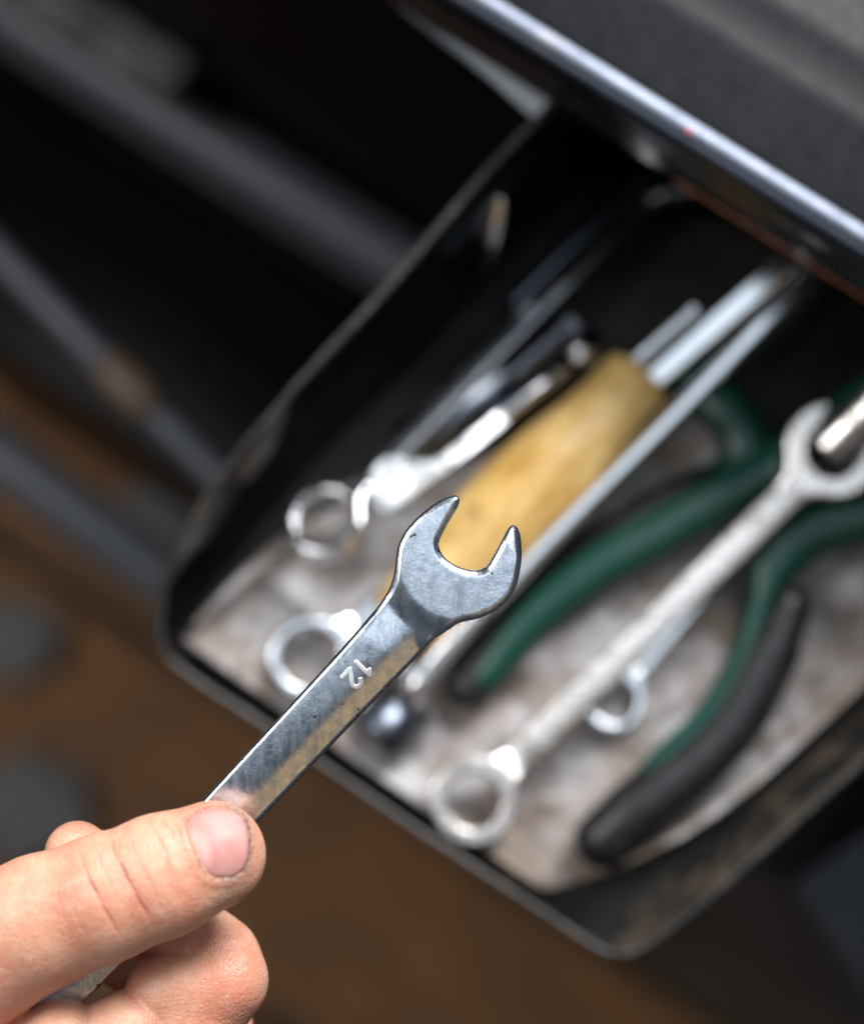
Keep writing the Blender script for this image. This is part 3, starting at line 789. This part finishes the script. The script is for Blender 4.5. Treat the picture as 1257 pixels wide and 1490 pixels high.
def crease_w(x, y, pl, wd):
    (ax, ay), (bx, by) = pl[0], pl[-1]; L2 = (bx - ax) ** 2 + (by - ay) ** 2
    t = ((x - ax) * (bx - ax) + (y - ay) * (by - ay)) / L2
    amp = sstep(-0.05, 0.3, t) * (1 - sstep(0.6, 1.05, t)) * (0.75 + 0.25 * np.sin(17 * t + ax))
    wob = 0.10 * np.sin(1.3 * y + ax) + 0.04 * np.sin(3.3 * y + 2 * ax)
    d = polyline_d(x + wob, y, pl)
    return amp * (np.exp(-(d / wd) ** 2) + 0.35 * np.exp(-(d / (3.2 * wd)) ** 2))
def hand_f(x, y, z, detail=True):
    th = thumb_f(x, y, z)
    if detail:
        top = sstep(8, 14, z)
        for pl, dep, wd in CREASES:
            th = th + top * dep * crease_w(x, y, pl, wd)
        nd = poly_sdf(x, y, NAIL)
        th = th + top * (0.55 * (1 - sstep(-0.5, 0.15, nd)) - 0.16 * np.exp(-((nd - 1.1) / 0.9) ** 2) + 0.25 * np.exp(-((nd - 0.15) / 0.25) ** 2))
        th = th - top * 0.25 * np.exp(-(((x - Lm(165, 0)[0]) / 8) ** 2 + ((y - Lm(0, 1290)[1]) / 8) ** 2))
    m = chain(x, y, z, IDX_M); a = chain(x, y, z, IDX_A)
    idx = smin(m, a, 0.9)
    e = chain(x, y, z, IDX_E, 3); idx = smin(idx, e, 3.0)
    b = chain(x, y, z, IDX_B, 3); idx = smin(idx, b, 0.9)
    c = chain(x, y, z, IDX_C, 3); idx = smin(idx, c, 0.8)
    palm = chain(x, y, z, PALM, 6)
    idx = smin(idx, palm, 6.0)
    idx = smin(idx, chain(x, y, z, MID, 2), 1.2)
    return smin(th, idx, 1.6)
fine_hi = (Lm(400, 0)[0], Lm(0, 1150)[1], 27)
fine_lo = (Lm(-190, 0)[0], Lm(0, 1640)[1], -38)
pts, fc, nr = surface_nets(hand_f, (Lm(-330, 0)[0], Lm(0, 1760)[1], -42), fine_hi, 0.42, True)

def mat_skin():
    t = NT("skin"); v = t.coord()
    at = t.node('ShaderNodeAttribute', attribute_name="marks"); sep = t.node('ShaderNodeSeparateColor'); t.link(at.outputs['Color'], sep.inputs[0])
    big = t.noise(v, 75, 4, 0.6); mid = t.noise(v, 330, 5, 0.65); fine = t.noise(v, 2400, 3, 0.6)
    col = t.mix(t.ramp(big, [(0.36, 0.0), (0.64, 1.0)]), (0.80, 0.44, 0.29), (0.74, 0.30, 0.19))
    col = t.mix(t.ramp(mid, [(0.50, 0.0), (0.72, 0.55)]), col, (0.83, 0.52, 0.39))
    col = t.mix(t.ramp(t.noise(v, 520, 4, 0.6), [(0.58, 0.0), (0.72, 0.5)]), col, (0.66, 0.26, 0.17))
    col = t.mix(sep.outputs[0], col, (0.52, 0.15, 0.09))
    col = t.mix(sep.outputs[1], col, (0.10, 0.07, 0.045))
    # skin relief: crossing fine lines plus pores
    l1 = t.noise(t.coord((1.0, 0.14, 0.6), (0, 0, R(-18))), 2300, 2, 0.5)       # lines across the thumb
    l2 = t.noise(t.coord((0.2, 1.0, 0.6), (0, 0, R(-50))), 1700, 2, 0.5)
    vo = t.node('ShaderNodeTexVoronoi', feature='DISTANCE_TO_EDGE'); vo.inputs['Scale'].default_value = 1300
    st = t.coord((1, 0.6, 1), (0, 0, R(20))); t.link(st, vo.inputs['Vector'])
    n = t.bump(l1, 0.55, 0.0004, t.bump(mid, 0.30, 0.0007))
    n = t.bump(l2, 0.35, 0.0003, n)
    n = t.bump(vo.outputs['Distance'], 0.5, 0.0003, n)
    n = t.bump(fine, 0.2, 0.0002, n)
    t.set(Base_Color=col, Roughness=t.ramp(mid, [(0.3, 0.30), (0.7, 0.46)]), Subsurface_Weight=0.16, Subsurface_Scale=0.003, Normal=n, Specular_IOR_Level=0.55)
    t.b.inputs['Subsurface Radius'].default_value = (1.0, 0.35, 0.2)
    return t.m
M_SKIN = mat_skin()
hand = sub_mesh("hand", pts, fc, nr, np.ones(len(fc), bool), M_SKIN, None)
hand.matrix_world = HELD
tag(hand, "bare hand pinching the wrench shaft between thumb and bent forefinger", "hand")
# redness and grime marks that belong to the skin (creases, nail folds, fingertip)
me = hand.data; co = np.empty(len(me.vertices) * 3); me.vertices.foreach_get('co', co); co = co.reshape(-1, 3) * 1000
X, Y, Z = co.T
red = np.zeros(len(co)); dirt = np.zeros(len(co)); top = sstep(8, 14, Z)
for pl, dep, wd in CREASES: red = np.maximum(red, top * dep * 1.5 * crease_w(X, Y, pl, wd * 1.5))
nd = poly_sdf(X, Y, NAIL)
red = np.maximum(red, 0.30 * np.exp(-(((X - Lm(165, 0)[0]) / 9) ** 2 + ((Y - Lm(0, 1300)[1]) / 8) ** 2)) * top)
red = np.maximum(red, 0.32 * np.exp(-(((X - Lm(345, 0)[0]) / 6) ** 2 + ((Y - Lm(0, 1420)[1]) / 8) ** 2)) * (Z < 8))
red = np.maximum(red, top * 0.25 * np.exp(-((nd - 1.2) / 1.5) ** 2))
free = sstep(Lm(318, 0)[0], Lm(350, 0)[0], X)                      # free edge of the nail
rag_ = 0.5 + 0.5 * np.sin(2.1 * X + 1.3 * Y) * np.sin(3.7 * Y - 1.1 * X)
dirt = np.maximum(dirt, top * (0.6 + 0.4 * free) * (0.65 + 0.35 * rag_) * np.exp(-((nd - 0.22) / (0.30 + 0.38 * free)) ** 2))
dirt = np.maximum(dirt, 0.35 * np.exp(-(((X - Lm(115, 0)[0]) / 6) ** 2 + ((Y - Lm(0, 1205)[1]) / 3) ** 2)) * (Z < 2) * (0.4 + 0.6 * rag_))
red = np.maximum(red, 0.45 * np.exp(-(polyline_d(X, Y, BC) / 2.2) ** 2) * (Z < 8))
at = me.color_attributes.new("marks", 'FLOAT_COLOR', 'POINT')
at.data.foreach_set('color', np.stack([red, dirt, red * 0, red * 0 + 1], 1).astype(np.float32).ravel())

# thumbnail: a thin curved plate following the thumb, with its own thickness
def nail():
    c = np.mean(NAIL, 0); rings = []; nr_ = 14
    big = chaikin(chaikin(NAIL)); m = len(big)
    pt = [tuple(c)]
    for k in range(1, nr_ + 1):
        t = k / nr_ * 1.0
        pt += [tuple(c + (np.array(p) - c) * t) for p in big]
    pt = np.array(pt)
    zz = np.linspace(6, 28, 400)
    Fv = thumb_f(pt[:, 0][:, None], pt[:, 1][:, None], zz[None, :])
    ok = (Fv < -0.6).any(1); zi = 399 - np.argmax(Fv[:, ::-1] < 0, 1); zt = zz[zi]
    u, v2 = pt[:, 0] - c[0], pt[:, 1] - c[1]
    A_ = np.stack([np.ones_like(u), u, v2, u * u, u * v2, v2 * v2], 1)
    cf = np.linalg.lstsq(A_[ok], zt[ok], rcond=None)[0]; zt = A_ @ cf      # one smooth curved plate
    edge = -poly_sdf(pt[:, 0], pt[:, 1], NAIL)
    zt = zt - 0.02 - 0.22 * (1 - sstep(0, 0.7, edge))
    v = [(x / 1000, y / 1000, z / 1000) for (x, y), z in zip(pt, zt)]; f = []
    for i in range(m): f.append((0, 1 + i, 1 + (i + 1) % m))
    for k in range(nr_ - 1):
        for i in range(m):
            a, b = 1 + k * m + i, 1 + k * m + (i + 1) % m; f.append((a, a + m, b + m, b))
    f = [q[::-1] for q in f] if poly_area(big) < 0 else f
    o = mesh_obj("thumbnail", v, f, M_NAIL, hand)
    mod = o.modifiers.new("thickness", 'SOLIDIFY'); mod.thickness = 0.0007; mod.offset = -1
def poly_area(p): return 0.5 * sum(p[i][0] * p[(i + 1) % len(p)][1] - p[(i + 1) % len(p)][0] * p[i][1] for i in range(len(p)))
def mat_nail():
    t = NT("nail"); v = t.coord()
    a = t.noise(v, 300, 4, 0.6); ri = t.noise(t.coord((0.12, 2.4, 1), (0, 0, R(-17))), 900, 3, 0.6)
    col = t.mix(t.ramp(a, [(0.35, 0.0), (0.7, 1.0)]), (0.64, 0.32, 0.28), (0.57, 0.25, 0.22))
    lx, ly = Lm(276, 1240, 18)                                     # pale half moon at the cuticle
    sx = t.node('ShaderNodeVectorMath', operation='DISTANCE'); sx.inputs[1].default_value = (lx / 1000, ly / 1000, 0)
    fl = t.node('ShaderNodeVectorMath', operation='MULTIPLY'); fl.inputs[1].default_value = (1, 1, 0)
    t.link(t.coord(), fl.inputs[0]); t.link(fl.outputs[0], sx.inputs[0])
    mm = t.node('ShaderNodeMath', operation='MULTIPLY'); mm.inputs[1].default_value = 100.0; t.link(sx.outputs['Value'], mm.inputs[0])
    col = t.mix(t.ramp(mm.outputs[0], [(0.38, 0.55), (0.55, 0.0)]), col, (0.72, 0.47, 0.42))
    sp = t.noise(v, 900, 3, 0.6)
    col = t.mix(t.ramp(sp, [(0.66, 0.0), (0.74, 0.35)]), col, (0.55, 0.30, 0.24))
    t.set(Base_Color=col, Roughness=t.ramp(ri, [(0.3, 0.34), (0.7, 0.5)]), Subsurface_Weight=0.15, Subsurface_Scale=0.002, Normal=t.bump(ri, 0.3, 0.0002), Specular_IOR_Level=0.26)
    return t.m
M_NAIL = mat_nail()
nail()
